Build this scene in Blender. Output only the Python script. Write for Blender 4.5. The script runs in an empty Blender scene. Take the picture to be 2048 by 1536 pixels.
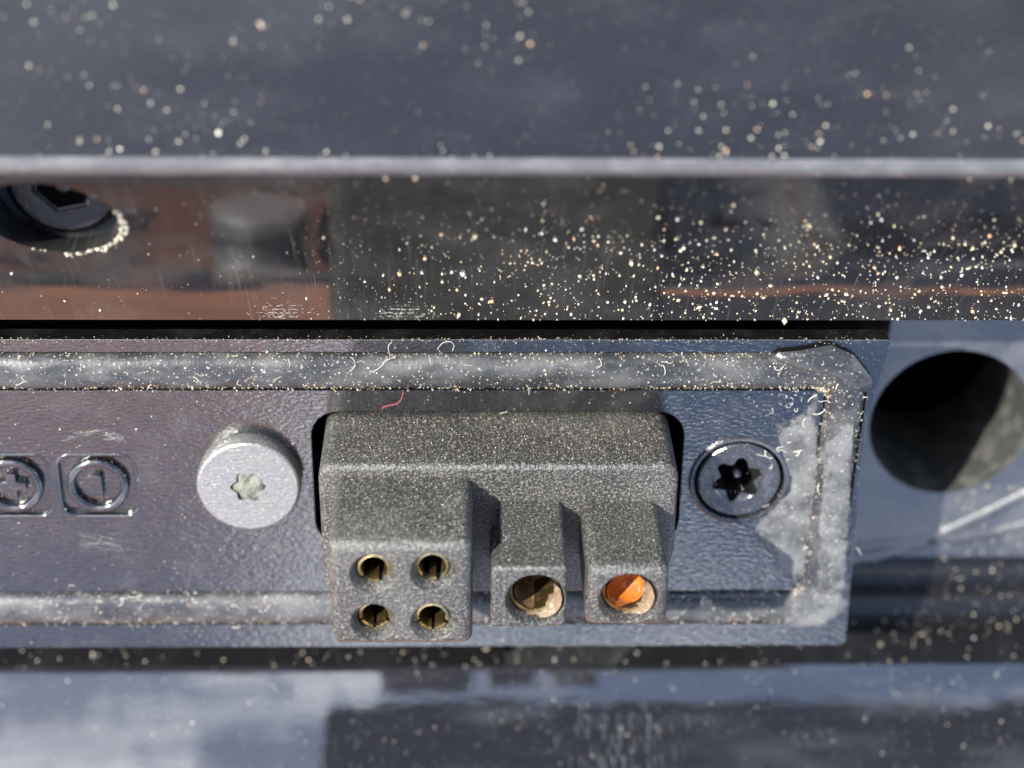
import bpy, bmesh, math, random
import numpy as np
from mathutils import Vector, Matrix, noise
rnd = random.Random(7)
S = bpy.context.scene
S.unit_settings.scale_length = 0.01          # one unit = one centimetre
COL = S.collection

# ------------------------------------------------------------------ camera
FPX = 3600.0
n1 = Vector((-79, 1918, -3600)).normalized()
n2 = Vector((-79, -6760, -3600)); n2 = (n2 - n1 * n1.dot(n2)).normalized()
az, ay = -n1, -n2
ax = ay.cross(az)
RC = Matrix((ax, ay, az))                    # camera space -> world
CAM = RC @ Vector((0, 0, 18.0))
cd = bpy.data.cameras.new('camera'); cam = bpy.data.objects.new('camera', cd); COL.objects.link(cam)
cam.matrix_world = Matrix.Translation(CAM) @ RC.to_4x4()
cd.sensor_width = 36.0; cd.lens = 36.0 * FPX / 2048.0
cd.clip_start = 0.1; cd.clip_end = 5000
cd.dof.use_dof = True; cd.dof.focus_distance = 17.45
cd.dof.aperture_fstop = (cd.lens * 1e-3) / 0.42
cd.dof.aperture_blades = 0
S.camera = cam

# ------------------------------------------------------------------ light
SUNV = Vector((-0.77, 0.62, 1.0)).normalized()
sd = bpy.data.lights.new('sun', 'SUN'); sd.energy = 4.0; sd.angle = math.radians(0.5); sd.color = (1.0, 0.95, 0.87)
so = bpy.data.objects.new('sun', sd); COL.objects.link(so); so.location = SUNV * 200
so.rotation_euler = SUNV.to_track_quat('Z', 'Y').to_euler()
W = bpy.data.worlds.new('World'); S.world = W; W.use_nodes = True
nt = W.node_tree; nt.nodes.clear()
wo = nt.nodes.new('ShaderNodeOutputWorld'); bg = nt.nodes.new('ShaderNodeBackground')
sky = nt.nodes.new('ShaderNodeTexSky'); sky.sky_type = 'NISHITA'; sky.sun_disc = False
sky.sun_elevation = math.asin(SUNV.z); sky.sun_rotation = math.atan2(SUNV.x, SUNV.y)
tc = nt.nodes.new('ShaderNodeTexCoord'); nz = nt.nodes.new('ShaderNodeTexNoise')
nz.inputs['Scale'].default_value = 2.3; nz.inputs['Detail'].default_value = 6; nz.inputs['Roughness'].default_value = 0.55
cr = nt.nodes.new('ShaderNodeMapRange'); cr.inputs[1].default_value = 0.55; cr.inputs[2].default_value = 0.70
mx = nt.nodes.new('ShaderNodeMixRGB'); mx.inputs[2].default_value = (17.0, 17.4, 18.0, 1)
nt.links.new(tc.outputs['Generated'], nz.inputs['Vector']); nt.links.new(nz.outputs['Fac'], cr.inputs[0])
nt.links.new(cr.outputs[0], mx.inputs[0]); nt.links.new(sky.outputs[0], mx.inputs[1])
nt.links.new(mx.outputs[0], bg.inputs[0]); bg.inputs[1].default_value = 0.15
nt.links.new(bg.outputs[0], wo.inputs[0])
S.view_settings.view_transform = 'Standard'; S.view_settings.look = 'None'
S.view_settings.exposure = 1.45; S.view_settings.gamma = 1.0
S.cycles.max_bounces = 8; S.cycles.glossy_bounces = 6; S.cycles.diffuse_bounces = 3
S.cycles.caustics_reflective = False

# ------------------------------------------------------------------ helpers
def ray(px, py):
    return RC @ Vector(((px - 1024) / FPX, (768 - py) / FPX, -1.0))
def un(px, py, z=0.0):
    d = ray(px, py); return CAM + d * ((z - CAM.z) / d.z)
def rsize(lo, hi, p=2.5): return lo + (hi - lo) * rnd.random() ** p
def proj(p):
    c = RC.transposed() @ (Vector(p) - CAM); return (1024 + FPX * c.x / -c.z, 768 - FPX * c.y / -c.z)

def link(name, me, mat=None, parent=None, loc=None):
    o = bpy.data.objects.new(name, me); COL.objects.link(o)
    if mat and me is not None: me.materials.append(mat)
    if parent: o.parent = parent
    if loc: o.location = loc
    return o
def thing(name, label, cat, loc=(0, 0, 0), group=None):
    o = bpy.data.objects.new(name, None); COL.objects.link(o); o.location = loc
    o.empty_display_size = 0.2; tag(o, label, cat, group); return o
def tag(o, label, cat, group=None, kind=None):
    o['label'] = label; o['category'] = cat
    if group: o['group'] = group
    if kind: o['kind'] = kind
    return o
def smooth(me, ang=35):
    for p in me.polygons: p.use_smooth = True
    try: me.set_sharp_from_angle(angle=math.radians(ang))
    except Exception: pass
def bm_obj(name, bm, mat=None, parent=None, sm=35):
    bm.normal_update(); bmesh.ops.recalc_face_normals(bm, faces=bm.faces)
    if all(e.is_manifold for e in bm.edges) and bm.calc_volume(signed=True) < 0: bmesh.ops.reverse_faces(bm, faces=bm.faces)
    me = bpy.data.meshes.new(name); bm.to_mesh(me); bm.free()
    if sm: smooth(me, sm)
    return link(name, me, mat, parent)
def poly_prism(pts, z0, z1):
    bm = bmesh.new()
    a = [bm.verts.new((x, y, z0)) for x, y in pts]; b = [bm.verts.new((x, y, z1)) for x, y in pts]
    n = len(pts)
    bm.faces.new(a[::-1]); bm.faces.new(b)
    for i in range(n): bm.faces.new((a[i], a[(i + 1) % n], b[(i + 1) % n], b[i]))
    return bm
def rrect(cx, cy, w, h, r, n=6):
    out = []
    for (sx, sy, a0) in ((1, 1, 0), (-1, 1, 90), (-1, -1, 180), (1, -1, 270)):
        for i in range(n + 1):
            a = math.radians(a0 + 90 * i / n)
            out.append((cx + sx * (w / 2 - r) + r * math.cos(a), cy + sy * (h / 2 - r) + r * math.sin(a)))
    return out
def round_poly(pts, radii, n=6):
    out = []; N = len(pts)
    for i, p in enumerate(pts):
        r = radii[i] if isinstance(radii, (list, tuple)) else radii
        p = Vector(p); a = Vector(pts[i - 1]); b = Vector(pts[(i + 1) % N])
        if r <= 0: out.append(tuple(p)); continue
        u = (a - p).normalized(); v = (b - p).normalized()
        th = math.acos(max(-1, min(1, u.dot(v)))); t = r / math.tan(th / 2)
        t = min(t, (a - p).length * .49, (b - p).length * .49)
        P0 = p + u * t; P1 = p + v * t
        for k in range(n + 1):
            f = k / n
            out.append(tuple(P0 * (1 - f) ** 2 + p * 2 * f * (1 - f) + P1 * f * f))
    return out
def circle(cx, cy, r, n=48):
    return [(cx + r * math.cos(2 * math.pi * i / n), cy + r * math.sin(2 * math.pi * i / n)) for i in range(n)]
def finish(o, cutters=(), bevel=0.0, seg=3, ang=35, disp=None):
    """cut, bevel, bake the modifiers into the mesh, drop the cutters"""
    def vol(me):
        b = bmesh.new(); b.from_mesh(me); v = b.calc_volume(signed=True); b.free(); return v
    for c in cutters:
        v0 = vol(o.data)
        for attempt, solver in enumerate(('EXACT', 'EXACT', 'FAST')):
            m = o.modifiers.new('b', 'BOOLEAN'); m.operation = 'DIFFERENCE'; m.solver = solver; m.object = c
            bpy.context.view_layer.update()
            me = bpy.data.meshes.new_from_object(o.evaluated_get(bpy.context.evaluated_depsgraph_get())); o.modifiers.clear()
            v1 = vol(me)
            if 0 < v1 < v0 - 1e-6: break
            c.location.x += .0007; c.location.y += .0011
        else: print('CUT FAILED', o.name, c.name, v0, v1)
        old = o.data; o.data = me; bpy.data.meshes.remove(old)
    if bevel:
        m = o.modifiers.new('v', 'BEVEL'); m.width = bevel; m.segments = seg; m.limit_method = 'ANGLE'
        m.angle_limit = math.radians(30); m.use_clamp_overlap = True; m.harden_normals = False
    dg = bpy.context.evaluated_depsgraph_get()
    me = bpy.data.meshes.new_from_object(o.evaluated_get(dg)); o.modifiers.clear()
    old = o.data; o.data = me; bpy.data.meshes.remove(old)
    smooth(me, ang)
    for p in me.polygons:
        if abs(p.normal.z) > .9996 or p.area > .25: p.use_smooth = False
    for c in cutters: bpy.data.objects.remove(c, do_unlink=True)
    return o
def lathe(profile, n=64):
    bm = bmesh.new(); rings = []
    for r, z in profile:
        if r < 1e-6: rings.append([bm.verts.new((0, 0, z))])
        else: rings.append([bm.verts.new((r * math.cos(2 * math.pi * i / n), r * math.sin(2 * math.pi * i / n), z)) for i in range(n)])
    for a, b in zip(rings, rings[1:]):
        for i in range(n):
            j = (i + 1) % n
            if len(a) == 1 and len(b) == 1: continue
            if len(a) == 1: bm.faces.new((a[0], b[j], b[i]))
            elif len(b) == 1: bm.faces.new((a[i], a[j], b[0]))
            else: bm.faces.new((a[i], a[j], b[j], b[i]))
    return bm
def extrude_x(prof, xs):
    """closed (y,z) profile swept along x"""
    bm = bmesh.new(); rows = [[bm.verts.new((x, y, z)) for y, z in prof] for x in xs]; n = len(prof)
    bm.faces.new(rows[0]); bm.faces.new(rows[-1][::-1])
    for a, b in zip(rows, rows[1:]):
        for i in range(n): bm.faces.new((a[i], b[i], b[(i + 1) % n], a[(i + 1) % n]))
    return bm
def sweep(path, prof, closed=False):
    """open path in the plate plane, profile (side, z), optional z on the path"""
    bm = bmesh.new(); rows = []; N = len(path)
    for i, p in enumerate(path):
        a = Vector(path[max(i - 1, 0)][:2]); b = Vector(path[min(i + 1, N - 1)][:2])
        t = (b - a).normalized(); nrm = Vector((-t.y, t.x)); z = p[2] if len(p) > 2 else 0
        k = p[3] if len(p) > 3 else 1
        rows.append([bm.verts.new((p[0] + nrm.x * s * k, p[1] + nrm.y * s * k, z + h * k)) for s, h in prof])
    n = len(prof)
    bm.faces.new(rows[0]); bm.faces.new(rows[-1][::-1])
    for a, b in zip(rows, rows[1:]):
        for i in range(n): bm.faces.new((a[i], a[(i + 1) % n], b[(i + 1) % n], b[i]))
    return bm
def torx(r, n=72, depth=0.17):
    return [((r * (1 - depth + depth * math.cos(6 * a))) * math.cos(a), (r * (1 - depth + depth * math.cos(6 * a))) * math.sin(a))
            for a in [2 * math.pi * i / n for i in range(n)]]

# ------------------------------------------------------------------ materials
def N(t, kind, **kw):
    n = t.nodes.new('ShaderNode' + kind)
    for k, v in kw.items():
        n.inputs[k.replace('_', ' ')].default_value = v
    return n
def noise_fac(t, src, scale, lo, hi, detail=4, rough=.6, stretch=None, out_lo=0., out_hi=1.):
    v = src
    if stretch:
        mp = t.nodes.new('ShaderNodeMapping'); mp.inputs['Scale'].default_value = stretch
        t.links.new(src, mp.inputs['Vector']); v = mp.outputs[0]
    n = N(t, 'TexNoise', Scale=scale, Detail=detail, Roughness=rough); t.links.new(v, n.inputs['Vector'])
    m = t.nodes.new('ShaderNodeMapRange'); m.interpolation_type = 'SMOOTHSTEP'
    for i, q in enumerate((lo, hi, out_lo, out_hi)): m.inputs[i + 1].default_value = q
    t.links.new(n.outputs['Fac'], m.inputs[0]); return m.outputs[0], n.outputs['Fac']
def material(name, base, rough, metal=0., ior=1.5, layers=(), rough_var=None, bumps=(), coat=0., dust_rough=.85):
    """layers: (colour, scale, lo, hi, amount, stretch, detail) dust or wear mixed over the base"""
    m = bpy.data.materials.new(name); m.use_nodes = True; t = m.node_tree
    b = t.nodes['Principled BSDF']; b.inputs['Metallic'].default_value = metal
    b.inputs['Roughness'].default_value = rough; b.inputs['IOR'].default_value = ior
    b.inputs['Coat Weight'].default_value = coat; b.inputs['Coat Roughness'].default_value = .05
    src = t.nodes.new('ShaderNodeTexCoord').outputs['Object']
    col = None; b.inputs['Base Color'].default_value = (*base, 1)
    rsock = None
    if rough_var:
        sc, lo, hi, r1, st = rough_var
        f, _ = noise_fac(t, src, sc, lo, hi, stretch=st, out_lo=rough, out_hi=r1); rsock = f
    for (c, sc, lo, hi, amt, st, det) in layers:
        f, _ = noise_fac(t, src, sc, lo, hi, detail=det, stretch=st, out_hi=amt)
        mix = t.nodes.new('ShaderNodeMixRGB'); t.links.new(f, mix.inputs[0])
        if col is None: mix.inputs[1].default_value = (*base, 1)
        else: t.links.new(col, mix.inputs[1])
        mix.inputs[2].default_value = (*c, 1); col = mix.outputs[0]
        mr = t.nodes.new('ShaderNodeMix'); t.links.new(f, mr.inputs[0])
        if rsock is None: mr.inputs[2].default_value = rough
        else: t.links.new(rsock, mr.inputs[2])
        mr.inputs[3].default_value = dust_rough; rsock = mr.outputs[0]
    if col is not None: t.links.new(col, b.inputs['Base Color'])
    if rsock is not None: t.links.new(rsock, b.inputs['Roughness'])
    prev = None
    for (sc, strength, dist, st, det) in bumps:
        _, raw = noise_fac(t, src, sc, 0, 1, detail=det, stretch=st)
        bp = N(t, 'Bump', Strength=strength, Distance=dist); t.links.new(raw, bp.inputs['Height'])
        if prev: t.links.new(prev, bp.inputs['Normal'])
        prev = bp.outputs[0]
    if prev: t.links.new(prev, b.inputs['Normal'])
    return m
DUST = (.50, .47, .40)
M_edge = material('edge_highlight_paint', (.085, .085, .09), .26, layers=[((.24, .24, .24), 6, .45, .75, .4, (.4, 1, 1), 4)], bumps=[(20, .3, .02, None, 3)])  # paler grey, a highlight painted along the edges
M_top = material('glossy_black_paint', (.014, .014, .016), .13, ior=1.5,
                 layers=[((.16, .17, .19), 1.1, .42, .75, .06, (.8, 1.6, 1.6), 5), ((.2, .19, .17), 26, .60, .78, .35, None, 3)],
                 bumps=[(.5, .12, .12, (1, .6, .6), 2)])
M_wall = material('glossy_black_wall', (.011, .011, .012), .055, ior=1.8, rough_var=(2.2, .45, .7, .12, (1.4, .5, .5)),
                  layers=[((.26, .25, .20), 9, .54, .80, .22, (4.0, .10, .10), 6), ((.16, .155, .14), .9, .45, .7, .14, None, 4)],
                  bumps=[(1.0, .12, .08, (1, 1, 1), 1), (10, .16, .004, (4, .12, .12), 3)])
M_rail = material('glossy_dark_rail', (.012, .013, .017), .04, ior=1.95,
                  layers=[((.17, .18, .20), 1.4, .46, .75, .10, (.4, 1.6, 1.6), 6), ((.2, .19, .2), 22, .60, .78, .3, None, 3),
                          ((.25, .26, .27), 5, .60, .78, .12, (3, .9, .9), 4)],
                  bumps=[(.45, .16, .2, (1.3, .7, .7), 2), (2.5, .03, .05, (.5, 2, 2), 3)])
M_floor = material('satin_black_floor', (.024, .025, .029), .32, ior=2.2,
                   layers=[((.14, .14, .13), 1.3, .45, .75, .35, None, 5), ((.25, .24, .2), 30, .62, .75, .3, None, 3)],
                   bumps=[(14, .25, .03, None, 3)])
M_inner = material('hole_wall_grey', (.030, .032, .030), .7, layers=[((.11, .11, .10), 3, .45, .65, .6, None, 5)])
M_ramp = material('glossy_black_ramp', (.006, .006, .007), .22, ior=1.45, layers=[((.10, .10, .11), 1.6, .45, .8, .06, None, 5)], bumps=[(1.5, .15, .06, None, 3)])
M_plate = material('pebbled_black_plate', (.006, .006, .007), .075, ior=2.15,
                   layers=[((.14, .135, .125), 2.6, .45, .75, .10, None, 6), ((.4, .38, .33), 45, .68, .76, .45, None, 2)],
                   bumps=[(22, .5, .0085, (.6, 1.5, 1), 2)])
M_film = material('sunlit_dust_film', (.06, .063, .064), .38, layers=[((.16, .164, .16), 3, .35, .65, .65, None, 5), ((.45, .43, .39), 34, .60, .7, .7, None, 3)],
                  bumps=[(12, .5, .03, None, 4)])
_t = M_film.node_tree; _b = _t.nodes['Principled BSDF']; _s = _t.nodes.new('ShaderNodeTexCoord').outputs['Object']
_n = N(_t, 'TexNoise', Scale=6.0, Detail=8, Roughness=.68); _t.links.new(_s, _n.inputs['Vector'])
_a = _t.nodes.new('ShaderNodeAttribute'); _a.attribute_name = 'feather'
_m1 = _t.nodes.new('ShaderNodeMath'); _m1.operation = 'MULTIPLY_ADD'; _m1.inputs[1].default_value = 2.2; _t.links.new(_n.outputs['Fac'], _m1.inputs[0]); _t.links.new(_a.outputs['Fac'], _m1.inputs[2])
_m2 = _t.nodes.new('ShaderNodeMapRange'); _m2.interpolation_type = 'SMOOTHSTEP'; _m2.inputs[1].default_value = 1.30; _m2.inputs[2].default_value = 2.0
_t.links.new(_m1.outputs[0], _m2.inputs[0]); _t.links.new(_m2.outputs[0], _b.inputs['Alpha'])
M_rubber = material('black_rubber', (.024, .026, .029), .24, ior=1.5,
                    layers=[((.14, .14, .138), 3.0, .38, .70, .5, (.5, 1, 1), 6), ((.46, .43, .36), 30, .62, .70, .6, None, 3)],
                    bumps=[(9, .25, .03, None, 5)])
M_plastic = material('dusty_black_plastic', (.026, .0255, .0245), .32, ior=1.6, dust_rough=.6,
                     layers=[((.08, .078, .07), 1.3, .42, .72, .45, None, 4), ((.25, .243, .205), 34, .46, .68, .46, (1, 1, .8), 5), ((.42, .41, .36), 52, .60, .70, .45, (1, 1, .8), 3)],
                     bumps=[(34, .55, .035, None, 4)])
M_zinc = material('zinc_plated_steel', (.31, .312, .30), .27, metal=.7,
                  layers=[((.15, .165, .195), 9, .46, .66, .6, (.6, 2.4, 1), 5), ((.27, .235, .20), 4.5, .42, .80, .35, None, 5), ((.5, .47, .40), 40, .56, .66, .8, None, 3)],
                  bumps=[(20, .5, .02, (.7, 2.5, 1), 4)])
M_socket_shade = material('socket_shade_black', (.005, .005, .005), .75, ior=1.3)  # near-black that stands in for shade inside the socket
M_bolt = material('blackened_bolt_steel', (.010, .010, .011), .30, ior=1.45, layers=[((.2, .19, .18), 14, .6, .72, .35, None, 4)], bumps=[(14, .3, .02, None, 3)])
M_dirt = material('grey_grime', (.17, .175, .14), .9, layers=[((.12, .12, .10), 14, .45, .6, .7, None, 4)], bumps=[(16, .8, .05, None, 5)])
M_screw = material('black_oxide_steel', (.020, .020, .024), .17, ior=1.8,
                   layers=[((.3, .29, .27), 40, .62, .72, .5, None, 3), ((.1, .1, .12), 5, .5, .7, .3, None, 4)], bumps=[(30, .3, .015, None, 3)])
M_void = material('hollow_shade_black', (.003, .003, .003), 1.0, ior=1.08)  # black colour standing in for deep shade in hollows
M_brass = material('brass', (.66, .50, .24), .30, metal=1.0, layers=[((.35, .25, .12), 12, .5, .7, .5, None, 4)], bumps=[(18, .3, .02, None, 3)])
M_brass_shade = material('shaded_brass', (.13, .095, .04), .34, metal=.9, layers=[((.08, .05, .02), 9, .45, .65, .7, None, 4)])  # darker brass, shade inside the sleeves put into the colour
M_brown = material('brown_tarnish', (.20, .12, .06), .45, metal=.2, layers=[((.08, .05, .03), 6, .45, .65, .7, None, 4)], bumps=[(10, .6, .04, None, 4)])
M_tan = material('pale_tan_residue', (.17, .115, .07), .55, layers=[((.36, .31, .23), 14, .52, .66, .7, None, 4), ((.07, .04, .02), 8, .55, .7, .6, None, 4)], bumps=[(12, .8, .04, None, 5)])
M_orange = material('orange_seal', (.40, .115, .010), .5, layers=[((.17, .045, .008), 7, .42, .62, .8, None, 4), ((.5, .35, .22), 16, .6, .7, .6, None, 3)], bumps=[(12, .5, .04, None, 4)])
M_grit = material('pale_grit', (.52, .45, .31), .35)
M_grit2 = material('white_grit', (.60, .59, .56), .3)
M_grit4 = material('dull_grit', (.52, .49, .38), .3)
M_finegrit = material('fine_brown_dust', (.24, .21, .15), .5)
M_grit3 = material('ochre_grit', (.62, .40, .24), .5)
M_lint = material('pale_lint', (.72, .69, .60), .7)
M_smear = material('skin_grease', (.09, .095, .11), .5)
M_scuff = material('scuffed_polymer', (.20, .195, .18), .7)
M_pink = material('pink_thread', (.65, .10, .12), .7)
M_back_tan = material('backdrop_brown', (.74, .40, .29), .6, layers=[((.58, .31, .22), .05, .4, .65, .6, (.1, 2, 1), 4)])  # this and the next three colour the unseen backdrop, tuned for reflections
M_back_red = material('backdrop_red_brown', (.62, .27, .16), .8, layers=[((.36, .16, .10), .05, .4, .65, .7, None, 4)])
M_back_dark = material('backdrop_dark_grey', (.055, .060, .075), .7)
M_back_blue = material('backdrop_blue', (.11, .20, .38), .8)
M_phone = material('dark_phone_glass', (.02, .021, .026), .4)
M_knit = material('dark_knit_fabric', (.03, .032, .042), .9)

XS = [i for i in range(-14, 15)]
# ------------------------------------------------------------------ the frame of the bicycle
frame = thing('bicycle_frame', 'glossy black bicycle frame tube with open battery bay, around the recessed plate', 'bicycle frame')
# upper rail: steep mirror-like wall, tight rolled edge, broad top face falling away
Z0 = 0.08; Y0 = un(1024, 640, Z0).y
path = [(Y0, Z0)]; phi = 53.0; y, z = Y0, Z0; ds = .06; s = 0
while proj((0, y, z))[1] > 352 and s < 12:
    ph = math.radians(min(43.5, 27.0 + 12 * s)); y += ds * math.cos(ph); z += ds * math.sin(ph); s += ds; path.append((y, z))
WALL_PATH = list(path); phi_end = 43.5
ph = phi_end
while ph > -3:
    ph -= 5.0; y += .0095 * math.cos(math.radians(ph)); z += .0095 * math.sin(math.radians(ph)); path.append((y, z))
s = 0; TOP_PATH = []
while s < 6:
    y += (.12 if s > .7 else .05) * math.cos(math.radians(ph)); z += (.12 if s > .7 else .05) * math.sin(math.radians(ph)); s += .12; ph = min(-3.0, ph + 3.0) if s < 1.9 else ph - 3.0
    path.append((y, z)); TOP_PATH.append((y, z))
prof = path + [(y, -6), (Y0 + .5, -6), (Y0 + .5, Z0 - .05), (Y0 + .06, Z0 - .05)]
wall = bm_obj('upper_rail', extrude_x(prof, XS), M_wall, frame, sm=40)
wall.data.materials.append(M_top); wall.data.materials.append(M_edge)
def cyl(r, loc, axis, h, n=48, r2=None):
    bm = bmesh.new(); bmesh.ops.create_cone(bm, cap_ends=True, segments=n, radius1=r, radius2=r2 if r2 is not None else r, depth=h)
    bm.transform(Matrix.Translation(loc) @ axis.to_track_quat('Z', 'Y').to_matrix().to_4x4())
    return bm_obj('cutter', bm, None, None, 0)
# point on the wall under a pixel
def on_wall(px, py):
    best = None
    for (y, z) in WALL_PATH:
        d = ray(px, py); t = (y - CAM.y) / d.y; p = CAM + d * t
        e = abs(p.z - z)
        if best is None or e < best[0]: best = (e, Vector((p.x, y, z)))
    return best[1]
BP = on_wall(98, 440); BAX = Vector((.0, -.12, 1)).normalized()
finish(wall, [cyl(.60, BP, BAX, 1.5)], ang=40)
for p in wall.data.polygons:
    c = p.center
    if c.z > 0 and c.y > WALL_PATH[-1][0] - .03: p.material_index = 2 if c.y < TOP_PATH[0][0] + .01 else 1  # rolled edge carries the painted highlight

# floor of the bay with the big cable hole, and the ramp up to the lower rail
ZF = -1.95
yv = un(1500, 1150, ZF).y
FLOOR = [(Y0 + .55, ZF)]
yy, zz = yv + .35, ZF; FLOOR.append((yy, zz))
for k in range(10):
    a = math.radians(5.6 * (k + .5)); yy -= .09 * math.cos(a); zz += .09 * math.sin(a); FLOOR.append((yy, zz))
while proj((0, yy, zz))[1] < 1330:
    yy -= .04 * math.cos(math.radians(56)); zz += .04 * math.sin(math.radians(56)); FLOOR.append((yy, zz))
RAMP_END = (yy, zz)
fl = bm_obj('bay_floor', extrude_x(FLOOR + [(yy, ZF - 1.9), (Y0 + .55, ZF - 1.9)], XS), M_floor, frame, sm=40)
HC = un(1901, 846, ZF)
opening = bm_obj('cutter', poly_prism([(-15, Y0 + .8), (un(1800, 645, ZF).x, Y0 + .8), (un(1770, 700, ZF).x, -.9), (3.6, -1.2), (3.6, -3.0), (-15, -3.0)], ZF - 3, ZF + .5), None, None, 0)
notch = bm_obj('cutter', poly_prism(round_poly([tuple(un(q, w_, -1.3)[:2]) for q, w_ in ((1004, 1240), (1004, 1312), (1225, 1312), (1275, 1290), (1275, 1240))], .06), -5, 0), None, None, 0)
finish(fl, [cyl(.93, HC, Vector((0, 0, 1)), 8, 96), opening, notch], bevel=.025, seg=2)
fl.data.materials.append(M_ramp); fl.data.materials.append(M_inner)
for p_ in fl.data.polygons:
    if abs(math.hypot(p_.center.x - HC.x, p_.center.y - HC.y) - .93) < .03 and abs(p_.normal.z) < .5: p_.material_index = 2  # hole wall in a greyer tone than the floor
for p_ in fl.data.polygons:
    if p_.center.y < yv + .3 and p_.normal.z > .2: p_.material_index = 1
# two moulded ridges running over the floor
for pts in ([(1640, 1130), (1760, 1112), (1850, 1086), (1900, 1062), (1990, 1020), (2060, 985), (2160, 930)], [(1600, 1100), (1740, 1092), (1850, 1080), (1920, 1078), (1990, 1066), (2060, 1048), (2180, 1010)]):
    pa = []
    W_ = [un(a, b, ZF) for a, b in pts]
    for i in range(len(W_) - 1):
        for k in range(8): q = W_[i].lerp(W_[i + 1], k / 8); pa.append((q.x, q.y, ZF))
    bm_obj('ridge', sweep(pa, [(-.10, -.02), (-.06, .008), (-.02, .026), (.02, .026), (.06, .008), (.10, -.02)]), M_floor, frame, sm=60)
# dark shell under everything so that no light enters from below
bm = poly_prism([(-14, -9), (14, -9), (14, 9), (-14, 9)], -6.4, -6.1); bm_obj('tube_underside', bm, M_void, frame)
# lower rail: tight edge, then a broad face tilted towards the lens
y, z = RAMP_END; ph = 56; rp = [(y, z)]
while ph > 42.5:
    ph -= 3.5; y -= .016 * math.cos(math.radians(ph)); z += .016 * math.sin(math.radians(ph)); rp.append((y, z))
s = 0; RAIL_PATH = [(y, z)]
while ph > -75:
    y -= .12 * math.cos(math.radians(ph)); z += .12 * math.sin(math.radians(ph)); s += .12; ph = 42.0 - 4.6 * s - 60 * max(0, s - 1.75)
    rp.append((y, z)); RAIL_PATH.append((y, z))
rail = bm_obj('lower_rail', extrude_x([(RAMP_END[0] - 1.0, -6), (RAMP_END[0] - 1.0, RAMP_END[1] - .12), (RAMP_END[0] - .04, RAMP_END[1] - .12)] + rp + [(y, -6)], XS), M_rail, frame, sm=40)
rail.data.materials.append(M_void)
for p_ in rail.data.polygons:
    if p_.center.z < RAMP_END[1] - .05 and p_.center.y > RAMP_END[0] - 1.05: p_.material_index = 1  # recess behind the notch coloured black for its shade

# hex bolt low in its counterbore at the left of the wall
bolt = thing('hex_bolt', 'black hex socket bolt sunk in the glossy wall, top left', 'bolt', BP - BAX * .62)
bolt.rotation_euler = BAX.to_track_quat('Z', 'Y').to_euler()
o = bm_obj('bolt_head', lathe([(0, 0), (.46, 0), (.54, -.07), (.54, -.3), (0, -.3)][::-1]), M_bolt, bolt)
hexp = [(.27 * math.cos(math.radians(60 * i + 12)), .27 * math.sin(math.radians(60 * i + 12))) for i in range(6)]
finish(o, [bm_obj('cutter', poly_prism(hexp, -.22, .2), None, bolt, 0)] if False else [], bevel=0)
bm = bmesh.new()
ri = [bm.verts.new((x * .98, y_, .012)) for x, y_ in hexp]; ro = [bm.verts.new((x * 1.12, y_ * 1.12, .002)) for x, y_ in hexp]
rb = [bm.verts.new((x * .9, y_ * .9, -.0)) for x, y_ in hexp]
for i in range(6):
    j = (i + 1) % 6; bm.faces.new((ro[i], ro[j], ri[j], ri[i])); bm.faces.new((ri[i], ri[j], rb[j], rb[i]))
bm_obj('socket_rim', bm, M_bolt, bolt, 0)
bm_obj('socket', poly_prism([(x * .93, y_ * .93) for x, y_ in hexp], -.01, .004), M_void, bolt, 0)  # flat black hexagon in place of the shaded hollow
bm_obj('socket_floor', lathe([(0, .012), (.05, .01), (.07, .006)]), M_bolt, bolt)

# pale specks standing in for the highlight on the lower lip of the counterbore
LIP_GLINTS = []
def wall_z(y_):
    for a_, b_ in zip(WALL_PATH, WALL_PATH[1:]):
        if a_[0] <= y_ <= b_[0]: return a_[1] + (b_[1] - a_[1]) * (y_ - a_[0]) / (b_[0] - a_[0])
    return WALL_PATH[-1][1]
for _ in range(230):
    a_ = math.radians(rnd.choice((rnd.gauss(-20, 16), rnd.gauss(-62, 12), rnd.gauss(-45, 45)))); rr_ = .60 + abs(rnd.gauss(0, .03))
    x_, y_ = BP.x + rr_ * math.cos(a_), BP.y + rr_ * math.sin(a_)
    for _k in range(3): dz_ = wall_z(y_) - BP.z; y_ = BP.y + rr_ * math.sin(a_) - .12 * dz_
    LIP_GLINTS.append((Vector((x_, y_, wall_z(y_))), rsize(.003, .024, 3.2), Vector((0, -.6, .8))))

# ------------------------------------------------------------------ cover plate
plate = thing('cover_plate', 'pebbled black cover plate with raised plus and minus signs under the connector', 'plate')
outline = round_poly([(-13, .494), (3.76, .494), (3.63, -.30), (3.59, -.37), (3.66, -3.22), (-13, -3.22)], [0, .03, .02, .02, .08, 0], 4)
body = bm_obj('plate_body', poly_prism(outline, -.24, 0), M_plate, plate, 0)
cut = []
cut.append(bm_obj('cutter', poly_prism(rrect((-2.03 + 1.76) / 2, (-.315 - 1.9) / 2, 3.79, 1.585, .28), -1, 1), None, None, 0))
def gpath(inset=0):
    yt, xr, yb = .14, 3.36, -2.71
    pts = [(-13.2, yt)]
    for x in range(-12, 3): pts.append((x, yt))
    pts.append((2.7, yt))
    for k in range(9):
        a = math.radians(90 - 90 * k / 8); pts.append((xr - .28 + .28 * math.cos(a), yt - .28 + .28 * math.sin(a)))
    for q in range(1, 8): pts.append((xr - .06 * q / 8, yt - .28 + (yb + .28 - yt + .28) * q / 8))
    xr -= .06
    for k in range(9):
        a = math.radians(-90 * k / 8); pts.append((xr - .28 + .28 * math.cos(a), yb + .28 + .28 * math.sin(a)))
    for x in range(2, -14, -1): pts.append((x, yb))
    return pts
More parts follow.
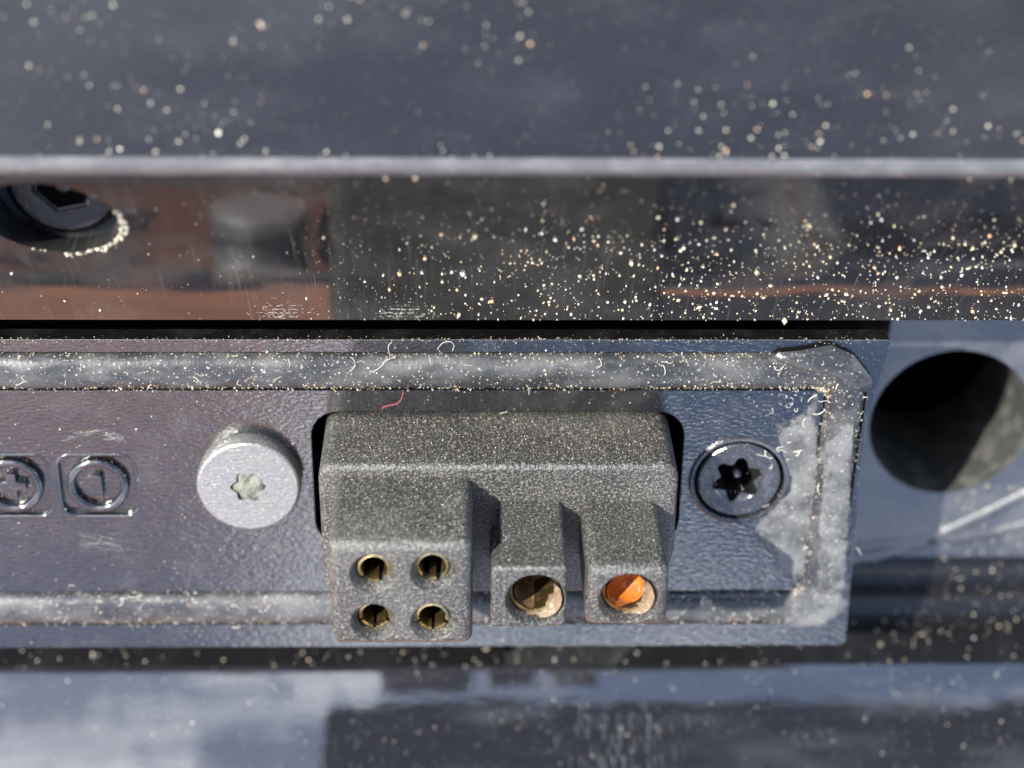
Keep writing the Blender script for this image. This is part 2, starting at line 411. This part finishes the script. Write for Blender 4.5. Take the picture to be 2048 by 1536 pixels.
cut.append(bm_obj('cutter', sweep(gpath(), [(-.215, .2), (-.215, -.09), (.215, -.09), (.215, .2)]), None, None, 0))
SC = un(1478, 960, 0)
cut.append(cyl(.512, Vector((SC.x, SC.y, 0)), Vector((0, 0, 1)), 1.6))
MN = un(196, 972, 0); PL = un(24, 972, 0)
for c in (MN, PL): cut.append(bm_obj('cutter', poly_prism(rrect(c.x, c.y, .76, .70, .13), -.06, 1), None, None, 0))
finish(body, cut, bevel=.028, seg=3)
body.data.materials.append(M_edge)
for p in body.data.polygons:
    if .15 < p.normal.y < .97 and p.normal.z > .15 and p.center.y > .46: p.material_index = 1  # pale highlight painted along the plate's top edge
def annulus(cx, cy, r0, r1, z0, z1, n=64):
    rm, hw = (r0 + r1) / 2, (r1 - r0) / 2; zc = z1 - hw * .9
    bm = lathe([(rm - hw, z0)] + [(rm - hw * math.cos(math.radians(a)), zc + hw * .9 * math.sin(math.radians(a))) for a in range(0, 181, 18)] + [(rm + hw, z0)], n); bm.transform(Matrix.Translation((cx, cy, 0))); return bm
for c, nm in ((MN, 'minus_sign'), (PL, 'plus_sign')):
    bm_obj('ring', annulus(c.x, c.y, .23, .318, -.06, .03), M_plate, plate)
    q_ = rrect(c.x, c.y, .80, .74, .15, 6); q_.append(q_[0])
    bm_obj('sign_outline', sweep([(a_, b_, 0) for a_, b_ in q_], [(-.02, -.01), (-.014, .006), (0, .011), (.014, .006), (.02, -.01)]), M_plate, plate, 60)
    if nm == 'minus_sign': pts = rrect(c.x, c.y, .10, .27, .02, 3)
    else:
        a, b = .05, .15
        pts = [(c.x + x, c.y + y_) for x, y_ in [(-a, -b), (a, -b), (a, -a), (b, -a), (b, a), (a, a), (a, b), (-a, b), (-a, a), (-b, a), (-b, -a), (-a, -a)]]
    finish(bm_obj(nm, poly_prism(pts, -.07, .018), M_plate, plate), (), bevel=.012, seg=2)
# rubber cord
gp = []
P = gpath()
dense = []
for a, b in zip(P, P[1:]):
    L = math.dist(a, b); k = max(1, int(L / .12))
    for i in range(k): dense.append((a[0] + (b[0] - a[0]) * i / k, a[1] + (b[1] - a[1]) * i / k))
dense.append(P[-1])
for i, (x, y_) in enumerate(dense):
    w = 1 + .05 * noise.noise(Vector((x * .9, y_ * .9, 3))); zz_ = .015 * noise.noise(Vector((x * 1.4, y_ * 1.4, 9)))
    gp.append((x, y_, zz_, w))
cs = [(.195 * math.cos(math.radians(a)), -.035 + .125 * math.sin(math.radians(a))) for a in range(-30, 211, 15)] + [(-.18, -.085), (.18, -.085)]
gasket = bm_obj('rubber_gasket', sweep(gp, cs), M_rubber, plate, sm=60)
# smear of grease where the cord bulges at the top right corner, dust film beside it, also paled for the sun patch
def blob(name, pts, z, h, mat, parent, rough=.02, seed=0):
    P2 = round_poly(pts, .08, 4); c = Vector((sum(p[0] for p in P2) / len(P2), sum(p[1] for p in P2) / len(P2)))
    bm = bmesh.new(); rows = []
    for f, hh in ((1.10, -.02), (1.0, .3), (.86, .8), (.6, .95), (.3, 1.0)):
        row = []
        for p in P2:
            q = c + (Vector(p) - c) * f; n_ = noise.noise(Vector((q.x * 5, q.y * 5, seed)))
            j = 1 + rough * noise.noise(Vector((q.x * 11, q.y * 11, seed + 5)))
            q = c + (q - c) * j
            row.append(bm.verts.new((q.x, q.y, z + h * hh * (1 + .35 * n_))))
        rows.append(row)
    n = len(P2)
    for a, b in zip(rows, rows[1:]):
        for i in range(n): bm.faces.new((a[i], a[(i + 1) % n], b[(i + 1) % n], b[i]))
    bm.faces.new(rows[-1])
    o = bm_obj(name, bm, mat, parent, sm=60); at = o.data.attributes.new('feather', 'FLOAT', 'POINT')
    for i in range(len(o.data.vertices)): at.data[i].value = (0, .45, .85, 1, 1)[min(4, i // n)]
    return o
U = lambda pts, z: [tuple(un(a, b, z)[:2]) for a, b in pts]
blob('cord_bulge', U([(1545, 716), (1600, 705), (1665, 697), (1705, 715), (1738, 760), (1730, 790), (1690, 760), (1640, 745), (1590, 738)], .08), .055, .07, M_rubber, plate, .1, 2)
blob('sunlit_dust_smear', U([(1622, 795), (1640, 800), (1636, 1000), (1632, 1185), (1600, 1185), (1560, 1130), (1515, 1085), (1500, 1060), (1545, 1035), (1580, 990), (1590, 920), (1570, 880), (1545, 852), (1600, 838), (1618, 815)], 0), -.002, .010, M_film, plate, .12, 4)  # dust film; its lower left outline traces the sun patch edge
blob('sunlit_dust_smear', U([(1598, 1185), (1640, 1170), (1700, 1180), (1696, 1220), (1650, 1250), (1600, 1258), (1568, 1245), (1580, 1215)], .08), .05, .05, M_film, plate, .12, 5)

blob('sunlit_dust_smear', U([(1650, 860), (1708, 830), (1700, 1000), (1688, 1190), (1632, 1200), (1640, 1020)], .09), .088, .012, M_film, plate, .12, 8)  # pale skin on the cord, for dust and sunlight together
# ------------------------------------------------------------------ silver screw
F = un(496, 974, .20)
ss = thing('silver_screw', 'silver zinc screw with dirt packed socket, beside the connector', 'screw', (F.x, F.y, 0))
ss.rotation_euler = (.015, .02, 0)
o = bm_obj('screw_head', lathe([(0, -.05), (.50, -.05), (.525, 0), (.53, .15), (.515, .19), (.495, .205), (0, .205)]), M_zinc, ss)
tc_ = bm_obj('cutter', poly_prism(torx(.18, depth=.12), .06, 1), None, None, 0); tc_.location = (F.x, F.y, 0)
bpy.context.view_layer.update()
finish(o, [tc_], bevel=.008, seg=2)
bm = lathe([(0, .19), (.06, .205), (.11, .20), (.16, .185), (.2, .13)], 32)
for v in bm.verts:
    v.co.z += .05 * noise.noise(v.co * 9); v.co.x *= 1.0
bm_obj('packed_dirt', bm, M_dirt, ss, sm=60)

# ------------------------------------------------------------------ black screw
bs = thing('black_screw', 'black countersunk screw with open six-lobe socket, right of the connector', 'screw', (SC.x, SC.y, 0))
bs.rotation_euler = (0, 0, .25)
o = bm_obj('screw_head', lathe([(0, -.66), (.40, -.66), (.435, -.03), (.43, .0), (.41, .015), (.25, .012), (0, .012)]), M_screw, bs)
tc_ = bm_obj('cutter', poly_prism(torx(.265, depth=.17), -.52, 1), None, None, 0); tc_.location = (SC.x - .02, SC.y + .01, 0); tc_.rotation_euler = (0, 0, .35)
tc2 = cyl(.245, Vector((SC.x - .02, SC.y + .01, .02)), Vector((0, 0, 1)), .05, 48, .285)
bpy.context.view_layer.update()
finish(o, [tc_, tc2], bevel=.01, seg=2)
o.data.materials.append(M_socket_shade)
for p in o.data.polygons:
    if p.center.z < -.03 and math.hypot(p.center.x, p.center.y) < .30: p.material_index = 1  # socket walls darkened in colour for the shade inside
bm_obj('socket_pin', lathe([(.05, -.53), (.05, -.13), (.035, -.11), (0, -.105)], 24), M_screw, bs)
bm_obj('recess_lip', lathe([(.47, -.3), (.462, -.01), (.47, .014), (.50, .018), (.525, .004), (.53, -.02)]), M_screw, bs)

# ------------------------------------------------------------------ connector
conn = thing('battery_connector', 'dusty black plastic connector block standing out of the plate, brass contacts in three housings', 'connector')
ZB, ZT = .99, 2.133
yb = un(960, 1187, ZB).y
bo = round_poly([(-1.885, -.354), (1.60, -.354), (1.60, -1.35), (1.50, yb), (-1.87, yb)], [.19, .19, .12, .10, .14], 8)
base = finish(bm_obj('base', poly_prism(bo, -.8, ZB), M_plastic, conn), (), bevel=.065, seg=5)
def housing(name, prof_or_box, holes, rs, depth=1.1):
    """holes: list of (x, y); rs: (hole radius, countersink radius)"""
    o = prof_or_box
    cs_ = []
    for (x, y_) in holes:
        cs_.append(cyl(rs[0], Vector((x, y_, ZT - depth / 2 + .3)), Vector((0, 0, 1)), depth + .6, 40))
    o = finish(o, (), bevel=.095, seg=6)
    o = finish(o, cs_, ang=40)
    c2 = [cyl(rs[0] - .005, Vector((x, y_, ZT - .035)), Vector((0, 0, 1)), .13, 40, rs[1] + .035) for (x, y_) in holes]
    return finish(o, c2, ang=40)
def pc(px, py): p = un(px, py, ZT); return (p.x, p.y)
h4 = [pc(745, 1148), pc(866, 1146), pc(747, 1246), pc(866, 1245)]
b4 = bm_obj('signal_housing', poly_prism([(-1.715, -.493), (-.395, -.493), (-.395, -1.646), (-1.70, -1.646)], ZB - .3, ZT), M_plastic, conn, 0)
housing('h', b4, h4, (.158, .198))
# middle housing: stepped on its left side
mp_ = [(-.225, ZB - .3), (-.225, ZB - .2), (-.14, ZB - .2), (-.14, 1.70), (-.225, 1.86), (-.225, ZT), (.475, ZT), (.475, ZB - .3)]
bm = bmesh.new()
A = [bm.verts.new((x, -.766, z_)) for x, z_ in mp_]; B = [bm.verts.new((x, -1.440, z_)) for x, z_ in mp_]
bm.faces.new(A); bm.faces.new(B[::-1])
for i in range(len(mp_)): j = (i + 1) % len(mp_); bm.faces.new((A[i], B[i], B[j], A[j]))
bmid = bm_obj('power_housing', bm, M_plastic, conn, 0)
hm = pc(1072, 1201)
housing('h', bmid, [hm], (.250, .268))
finish(bm_obj('side_rib', poly_prism([(-.222, -1.08), (-.13, -1.08), (-.13, -1.43), (-.222, -1.43)], ZB - .2, 1.82), M_plastic, conn, 0), (), bevel=.03)
brt = bm_obj('power_housing', poly_prism([(.655, -.766), (1.418, -.766), (1.418, -1.440), (.655, -1.440)], ZB - .3, ZT), M_plastic, conn, 0)
hr = pc(1258, 1199)
housing('h', brt, [hr], (.246, .266))
def sleeve(x, y_, ro, ri, z1, z0, slots, sw, par, mat=M_brass):
    """brass tube with lengthwise slots below its collar"""
    n = 72; bm = bmesh.new()
    def keep(a):
        for s_ in slots:
            d = (a - s_ + 180) % 360 - 180
            if abs(d) < sw: return False
        return True
    zs = [z1, z1 - .03, z1 - .06, z0]
    def ring(r, z_): return [bm.verts.new((x + r * math.cos(2 * math.pi * i / n), y_ + r * math.sin(2 * math.pi * i / n), z_)) for i in range(n)]
    i0, i1, i2 = ring(ri + .012, z1), ring(ri, z1 - .02), ring(ri * .93, z0); o0, o2 = ring(ro, z1 - .008), ring(ro, z0)
    for i in range(n):
        j = (i + 1) % n
        if not keep(360 * (i + .5) / n): continue
        bm.faces.new((i0[i], i0[j], i1[j], i1[i])); bm.faces.new((i1[i], i1[j], i2[j], i2[i]))
        bm.faces.new((o0[i], o0[j], i0[j], i0[i])); bm.faces.new((o2[i], o2[j], o0[j], o0[i]))
    bmesh.ops.delete(bm, geom=[v for v in bm.verts if not v.link_faces], context='VERTS')
    o = bm_obj('brass_sleeve', bm, mat, par); o.data.materials.append(M_brass_shade)
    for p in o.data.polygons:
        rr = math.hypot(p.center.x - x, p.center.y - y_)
        if p.center.z < z1 - .05 and rr < (ro + ri) / 2 - .004: p.material_index = 1  # inner wall takes the shaded copy of the brass
    return o
for k, (x, y_) in enumerate(h4):
    sleeve(x + .008 * (-1) ** k, y_ + .006, .150, .118, ZT - .08 - .018 * (k % 3), 1.2, [232 + 7 * k, 306 - 4 * k] if k < 2 else [268 + 5 * (k - 2), 200, 338], 15 if k < 2 else 7, b4)
    bm = lathe([(0, 1.22), (.15, 1.22), (.152, 1.9)], 32); bm.transform(Matrix.Translation((x, y_, 0))); bm_obj('contact_cavity', bm, M_void, b4)  # black lining stands in for shade deep in the contact
sleeve(hm[0] - .012, hm[1] + .01, .232, .205, ZT - .13, 1.2, [], 0, bmid)
bm = lathe([(0, 1.5), (.10, 1.5), (.19, 1.52), (.198, 1.98)], 40)
for v in bm.verts: v.co += Vector((.012 * noise.noise(v.co * 8), .012 * noise.noise(v.co * 8 + Vector((4, 4, 4))), 0))
bm.transform(Matrix.Translation((hm[0], hm[1], 0))); bm_obj('tarnished_bore', bm, M_brown, bmid, 179)
sleeve(hr[0] - .01, hr[1] + .01, .230, .204, ZT - .12, 1.2, [], 0, brt)
bm = lathe([(0, 1.74), (.05, 1.735), (.10, 1.75), (.15, 1.79), (.190, 1.88), (.199, 1.99)], 56)
for v in bm.verts: v.co += Vector((0, 0, .07 * noise.noise(v.co * 6)))
bm.transform(Matrix.Translation((hr[0], hr[1], 0))); bm_obj('orange_plug', bm, M_orange, brt, 179)
brt['label'] = 'square housing with an orange plug in its socket'
# crusty residue in the two large sockets, packed on the side away from the sun
def crust(c, r, a0, a1, z0, z1, mat, seed, par):
    bm = bmesh.new(); rows = []
    for i in range(25):
        a = math.radians(a0 + (a1 - a0) * i / 24); e = math.sin(math.pi * i / 24)
        row = []
        for k in range(6):
            f = k / 5 * (.25 + .75 * min(1, e * 1.6)); rr = r - (.006 + .085 * e * (1 - abs(2 * f - 1)) ** .7) * (1 + .8 * noise.noise(Vector((a * 5, f * 4, seed))))
            row.append(bm.verts.new((c[0] + rr * math.cos(a), c[1] + rr * math.sin(a), z0 + (z1 - z0) * (1 - .35 * (1 - e)) * k / 5)))
        rows.append(row)
    for a, b in zip(rows, rows[1:]):
        for k in range(5): bm.faces.new((a[k], b[k], b[k + 1], a[k + 1]))
    return bm_obj('residue', bm, mat, par, sm=179)
crust(hm, .246, 250, 420, 1.88, 2.115, M_tan, 1, bmid)
crust(hr, .243, 262, 440, 1.86, 2.112, M_tan, 2, brt)

# ------------------------------------------------------------------ grit and lint
def specks(name, pts, mat, label, elong=1.0):
    """pts: (position, radius, normal)"""
    base_v = np.array([(1, 0, 0), (-1, 0, 0), (0, 1, 0), (0, -1, 0), (0, 0, 1), (0, 0, -1)], float)
    base_f = np.array([(0, 2, 4), (2, 1, 4), (1, 3, 4), (3, 0, 4), (2, 0, 5), (1, 2, 5), (3, 1, 5), (0, 3, 5)])
    V = []; Fc = []
    for i, (p, r, n) in enumerate(pts):
        A_ = np.random.normal(size=(3, 3)); Q, _ = np.linalg.qr(A_)
        sc = np.array([np.random.uniform(.7, 1.4), np.random.uniform(.6, 1.1), np.random.uniform(.5, 1.0)]) * r
        V.append((base_v * sc) @ Q.T + np.array(p) + np.array(n) * r * .35); Fc.append(base_f + 6 * i)
    me = bpy.data.meshes.new(name); V = np.concatenate(V); Fc = np.concatenate(Fc)
    me.from_pydata(V.tolist(), [], Fc.tolist()); o = link(name, me, mat)
    return tag(o, label, 'grit', kind='stuff')
def wall_pt(path, x, f):
    i = f * (len(path) - 1); k = min(int(i), len(path) - 2); t = i - k
    a, b = path[k], path[k + 1]; y_ = a[0] + (b[0] - a[0]) * t; z_ = a[1] + (b[1] - a[1]) * t
    dy, dz = b[0] - a[0], b[1] - a[1]; L = math.hypot(dy, dz); nn = Vector((0, -dz / L, dy / L))
    if nn.z < 0: nn = -nn
    return Vector((x, y_, z_)), nn
G = {0: [], 1: [], 2: []}
def addg(p, n, r):
    k = rnd.random(); G[0 if k < .62 else (1 if k < .88 else 2)].append((p, r, n))
specks('grit', LIP_GLINTS, M_grit4, 'pale specks standing in for the sunlit lip of the hole round the hex bolt')
# on the wall: thick towards its foot and to the right
for _ in range(3600):
    f = rnd.random() ** 1.15; x = rnd.uniform(-6, 6.5)
    dens = .10 + .9 * min(1, max(0, (x + 1.8) / 2.2)) * (1 if x < 2.5 else 1.15)
    if x < -1.8: dens = .07 if f < .5 else .03
    if rnd.random() > dens * min(1, max(.04, (.78 - f) * 2.4)): continue
    p, n = wall_pt(WALL_PATH, x, f)
    if (p - BP).length < .8: continue
    addg(p, n, rsize(.006, .020, 3))
for _ in range(28):
    p, n = wall_pt(WALL_PATH, rnd.uniform(-1.5, 6), rnd.random() ** 1.3 * .7); addg(p, n, rnd.uniform(.022, .036))
specks_w = [specks('grit', G[0], M_grit, 'pale yellow grit scattered over the glossy wall above the plate'),
            specks('grit', G[1], M_grit2, 'white grit scattered over the glossy wall above the plate'),
            specks('grit', G[2], M_grit3, 'ochre grit scattered over the glossy wall above the plate')]
FINE = []
for _ in range(4200):
    f = rnd.random() ** 1.2 * .95; x = rnd.uniform(-6, 6.5)
    if rnd.random() > (.12 if x < -2 else .55) + .9 * noise.noise(Vector((x * 1.6, f * 4, 6))): continue
    p, n = wall_pt(WALL_PATH, x, f)
    if (p - BP).length > .8: FINE.append((p, rsize(.0025, .009, 1.6), n))
specks('grit', FINE, M_finegrit, 'faint fine dust veil on the glossy wall above the plate')
G = {0: [], 1: [], 2: []}
for _ in range(1900):
    x = rnd.uniform(-6, 6); f = rnd.random() * .55
    if noise.noise(Vector((x * .8, f * 5, 2))) + (.25 if x < -2 else 0) < rnd.uniform(-.1, .5): continue
    p, n = wall_pt(TOP_PATH, x, f); addg(p, n, rsize(.006, .021, 2.2))
specks('grit', G[0] + G[1], M_grit4, 'sparse out of focus grit on the top face of the frame')
specks('grit', G[2], M_grit3, 'few ochre specks on the top face of the frame')
G = {0: [], 1: [], 2: []}
for _ in range(300):
    p, n = wall_pt(RAIL_PATH, rnd.uniform(-7, 7), rnd.random() ** 1.3 * .5); addg(p, n, rsize(.005, .017, 2.2))
specks('grit', G[0] + G[1] + G[2], M_grit4, 'fine grit on the lower rail under the plate')
G = {0: [], 1: [], 2: []}
nF = len(FLOOR)
for _ in range(2400):
    f = rnd.random(); x = rnd.uniform(-6, 7)
    p, n = wall_pt(FLOOR[1:], x, f)
    cl = noise.noise(Vector((x * 1.3, f * 3, 1)))
    if x > 4.6 and rnd.random() < .8 * max(0, 1 - abs(f - .32) * 3.2): pass
    elif rnd.random() > .24 + .3 * cl: continue
    addg(p, n, rsize(.006, .020, 2.6))
for _ in range(120):
    p = un(rnd.uniform(1850, 2060), rnd.uniform(840, 1140), ZF)
    if (Vector((p.x, p.y)) - Vector((HC.x, HC.y))).length > .95: addg(p, Vector((0, 0, 1)), rsize(.006, .02))
for _ in range(420):
    p = un(rnd.gauss(1970, 62), rnd.gauss(1176, 15) + 10 * math.sin(_), ZF + .02)
    if noise.noise(Vector((p.x * 4, p.y * 4, 3))) > -.1: addg(p, Vector((0, .3, 1)), rsize(.008, .02, 1.5))
specks('grit', G[0] + G[2], M_grit, 'golden grit gathered in the hollow of the bay floor')
specks('grit', G[1], M_grit2, 'white specks on the bay floor')
# on the plate and the cord
G = {0: [], 1: [], 2: []}
def plate_ok(x, y_):
    return not (-2.05 < x < 1.8 and -1.9 < y_ < -.31)
for _ in range(1500):
    x = rnd.uniform(-6, 3.6); y_ = rnd.uniform(-3.2, .48)
    if plate_ok(x, y_): addg(Vector((x, y_, 0)), Vector((0, 0, 1)), rsize(.003, .009, 2.5))
for _ in range(500):
    addg(Vector((rnd.uniform(-6, 3.6), .494 + rnd.gauss(0, .02), 0)), Vector((0, 0, 1)), rsize(.003, .008, 2.5))
seg = [q for q in gp if q[0] > -6.5]
for _ in range(6200):
    i = rnd.randrange(len(seg) - 1); a, b = seg[i], seg[i + 1]; t = rnd.random()
    x = a[0] + (b[0] - a[0]) * t; y_ = a[1] + (b[1] - a[1]) * t
    tx, ty = b[0] - a[0], b[1] - a[1]; L = math.hypot(tx, ty) or 1; nx, ny = -ty / L, tx / L
    e = rnd.random()
    sd_ = rnd.uniform(-.19, .19) if e < .5 else (rnd.choice((-1, 1)) * rnd.gauss(.185, .018))
    h = -.035 + .125 * math.sqrt(max(0, 1 - (sd_ / .195) ** 2)) if abs(sd_) < .195 else 0
    addg(Vector((x + nx * sd_, y_ + ny * sd_, max(h, -.02))), Vector((0, 0, 1)), rsize(.003, .012, 3))
specks('grit', G[0], M_grit, 'fine yellowish grit caught along the rubber cord on the plate')
specks('grit', G[1], M_grit2, 'fine white grit caught along the rubber cord on the plate')
specks('grit', G[2], M_grit3, 'fine ochre grit caught along the rubber cord on the plate')
# on the connector: front edges and sides that face up
G = {0: [], 1: [], 2: []}
for _ in range(3800):
    k = rnd.random()
    if k < .5: p = Vector((rnd.uniform(-1.7, 1.5), -.352, rnd.uniform(.05, .95))); n = Vector((0, 1, 0))
    elif k < .62: p = Vector((rnd.uniform(-1.75, 1.55), rnd.uniform(-.40, -.76), ZB)); n = Vector((0, 0, 1))
    elif k < .80: p = Vector((rnd.uniform(-1.6, -.45), -.491, rnd.uniform(1.0, 2.07))); n = Vector((0, 1, 0))
    elif k < .92: p = Vector((rnd.choice((rnd.uniform(-.12, .4), rnd.uniform(.7, 1.36))), -.764, rnd.uniform(1.0, 2.05))); n = Vector((0, 1, 0))
    else:
        x = rnd.uniform(-1.6, -.45); y_ = rnd.uniform(-.56, -1.6)
        if min(math.hypot(x - a, y_ - b) for a, b in h4) < .25: continue
        p = Vector((x, y_, ZT)); n = Vector((0, 0, 1))
    addg(p, n, rsize(.0025, .0065, 2.5))
specks('grit', G[0] + G[2], M_grit, 'powdery yellow dust on the connector housings')
specks('grit', G[1], M_grit2, 'powdery white dust on the connector housings')

def fibre(bm, p, ang, L, curl, r, lift=.012, up=Vector((0, 0, 1))):
    rows = []; q = Vector(p); n_ = 9; a = ang
    for i in range(n_ + 1):
        t = Vector((math.cos(a), math.sin(a), 0)); s_ = Vector((-t.y, t.x, 0)); h = lift * math.sin(math.pi * i / n_)
        c = q + up * (h + r)
        rows.append([bm.verts.new(c + s_ * r), bm.verts.new(c + up * r), bm.verts.new(c - s_ * r)])
        q = q + t * (L / n_); a += curl / n_ + rnd.gauss(0, .25)
    for A_, B_ in zip(rows, rows[1:]):
        for i in range(3): bm.faces.new((A_[i], A_[(i + 1) % 3], B_[(i + 1) % 3], B_[i]))
bm = bmesh.new()
for _ in range(48):
    i = rnd.randrange(len(seg)); a = seg[i]; fibre(bm, (a[0] + rnd.gauss(0, .1), a[1] + rnd.gauss(0, .12), .085), rnd.uniform(0, 6.3), rnd.uniform(.03, .15), rnd.gauss(0, 1.3), rnd.uniform(.0015, .0030))
for _ in range(26):
    p = un(rnd.uniform(1530, 1640), rnd.uniform(780, 1240), 0); fibre(bm, (p.x, p.y, .01), rnd.uniform(0, 6.3), rnd.uniform(.04, .15), rnd.gauss(0, 2), rnd.uniform(.002, .004))
for _ in range(14):
    p = un(rnd.gauss(1575, 22), rnd.gauss(795, 13), 0); fibre(bm, (p.x, p.y, .01), rnd.uniform(0, 6.3), rnd.uniform(.03, .09), rnd.gauss(0, 3), rnd.uniform(.0012, .0024), .02)
for (px, py, a, L, c) in ((875, 700, 1.2, .3, -3.4), (745, 745, .7, .3, .3), (1000, 830, 1.1, .09, 0), (1058, 790, 1.6, .12, .3), (780, 715, 1.5, .18, .1), (700, 715, -.5, .2, -1.5), (150, 1175, 2.0, .1, 2), (240, 1200, .5, .25, .3)):
    p = un(px, py, .1); fibre(bm, (p.x, p.y, .09), a, L, c, .0021)
o = bm_obj('lint', bm, M_lint, None, 60); tag(o, 'pale curly lint fibres caught along the rubber cord and the plate', 'lint', kind='stuff'); bm = bmesh.new()
for k in range(34):   # scuffed ridges above and below the minus sign
    u = rnd.random(); p = un(122 + 110 * u, 878 - 14 * math.sin(u * 3) + rnd.gauss(0, 3), 0); fibre(bm, (p.x, p.y, -.002), .35 - .5 * u + rnd.gauss(0, .08), rnd.uniform(.05, .16), -.3, rnd.uniform(.0012, .0030), .0)
for k in range(9):
    p = un(155 + 8 * rnd.random(), 1066 + 4.2 * k, 0); fibre(bm, (p.x, p.y, -.002), -.22 + rnd.gauss(0, .03), rnd.uniform(.25, .48), .45, rnd.uniform(.0010, .0022), .0)
o = bm_obj('scuff_marks', bm, M_scuff, None, 60); tag(o, 'thin pale scuff marks above and below the minus sign', 'scuff', kind='stuff')
bm = bmesh.new(); a = un(806, 782, .0); b = Vector((un(790, 832, .02).x, -.34, .06))
fibre(bm, (a.x, a.y, .01), math.atan2(b.y - a.y, b.x - a.x) + .15, .32, -.3, .0023, .03)
o = bm_obj('thread', bm, M_pink, None, 60); tag(o, 'short pink thread lying at the top edge of the connector', 'thread')
SMEAR = []
# dried scrape marks at the foot of the wall
bm = bmesh.new()
for (px, w_) in ((560, 30), (800, 26)):
    for k in range(85):
        q = on_wall(px + rnd.gauss(0, w_), 632 - abs(rnd.gauss(0, 14)))
        p, n = q, Vector((0, -.78, .62))
        fibre(bm, p + n * .004, rnd.gauss(.2, .9), rnd.uniform(.015, .07), rnd.gauss(0, 1.5), rnd.uniform(.0012, .0026), 0, n)
for k in range(90):   # finger smear on the lower rail, right of the middle
    px, py = rnd.gauss(1240, 60), rnd.uniform(1410, 1540); best = None
    for (yy_, zz_) in RAIL_PATH:
        d_ = ray(px, py); q_ = CAM + d_ * ((yy_ - CAM.y) / d_.y)
        if best is None or abs(q_.z - zz_) < best[0]: best = (abs(q_.z - zz_), Vector((q_.x, yy_, zz_)))
    SMEAR.append(best[1])
o = bm_obj('scuff_flakes', bm, M_scuff, None, 60); tag(o, 'two pale flaky scuffs at the foot of the glossy wall', 'scuff', kind='stuff')

bm = bmesh.new()
for q in SMEAR:
    L_ = rnd.uniform(.05, .22); w_ = rnd.uniform(.002, .005); rows = []
    for t_ in (0, .5, 1):
        c_ = q + Vector((L_ * t_ * .12, -.78 * L_ * t_, .63 * L_ * t_)) + Vector((0, .63, .78)) * .003; h_ = w_ * math.sin(math.pi * (.15 + .7 * t_))
        rows.append([bm.verts.new(c_ - Vector((h_, 0, 0))), bm.verts.new(c_ + Vector((0, .63, .78)) * .002), bm.verts.new(c_ + Vector((h_, 0, 0)))])
    for A_, B_ in zip(rows, rows[1:]):
        for i in range(2): bm.faces.new((A_[i], A_[i + 1], B_[i + 1], B_[i]))
o = bm_obj('finger_smear', bm, M_smear, None, 60); tag(o, 'faint streaky finger smear on the lower rail, right of the middle', 'smear', kind='stuff')

# ------------------------------------------------------------------ what the gloss mirrors: the phone that takes the picture, an added banded backdrop
phone = thing('phone', 'dark phone held over the frame, seen only mirrored in the gloss', 'phone', CAM)
phone.rotation_euler = RC.to_euler()
b_ = finish(bm_obj('phone_body', poly_prism(rrect(5.4, -1.8, 17.8, 7.8, .9), .35, 1.15), M_phone, phone, 0), (), bevel=.12)
lens = bm_obj('lens_ring', lathe([(.55, .34), (.55, .10), (.72, .10), (.75, .14), (.75, .36)], 48), M_screw, phone)
backdrop = thing('backdrop', 'added banded house front across the yard, seen only mirrored in the gloss', 'backdrop')
def slab(name, x0, x1, z0, z1, mat, d=0, par=backdrop, y=-300): return bm_obj(name, poly_prism([(x0, y - 20), (x1, y - 20), (x1, y + d), (x0, y + d)], z0, z1), mat, par, 0)
slab('brown_slab', -1400, 25, -150, 170, M_back_red)  # made-up coloured slabs, sized and placed for their reflections
slab('low_brown_slab', 25.5, 900, -150, 7, M_back_red)
slab('dark_slab', 25.5, 900, 7.5, 120, M_back_dark)
slab('blue_slab', -1400, -60, 170.5, 518, M_back_blue)
for k in range(12): slab('brown_strip', -1400, -52, 518.5 + 30 * k, 547.5 + 30 * k, M_back_tan, 3 + (k % 2))
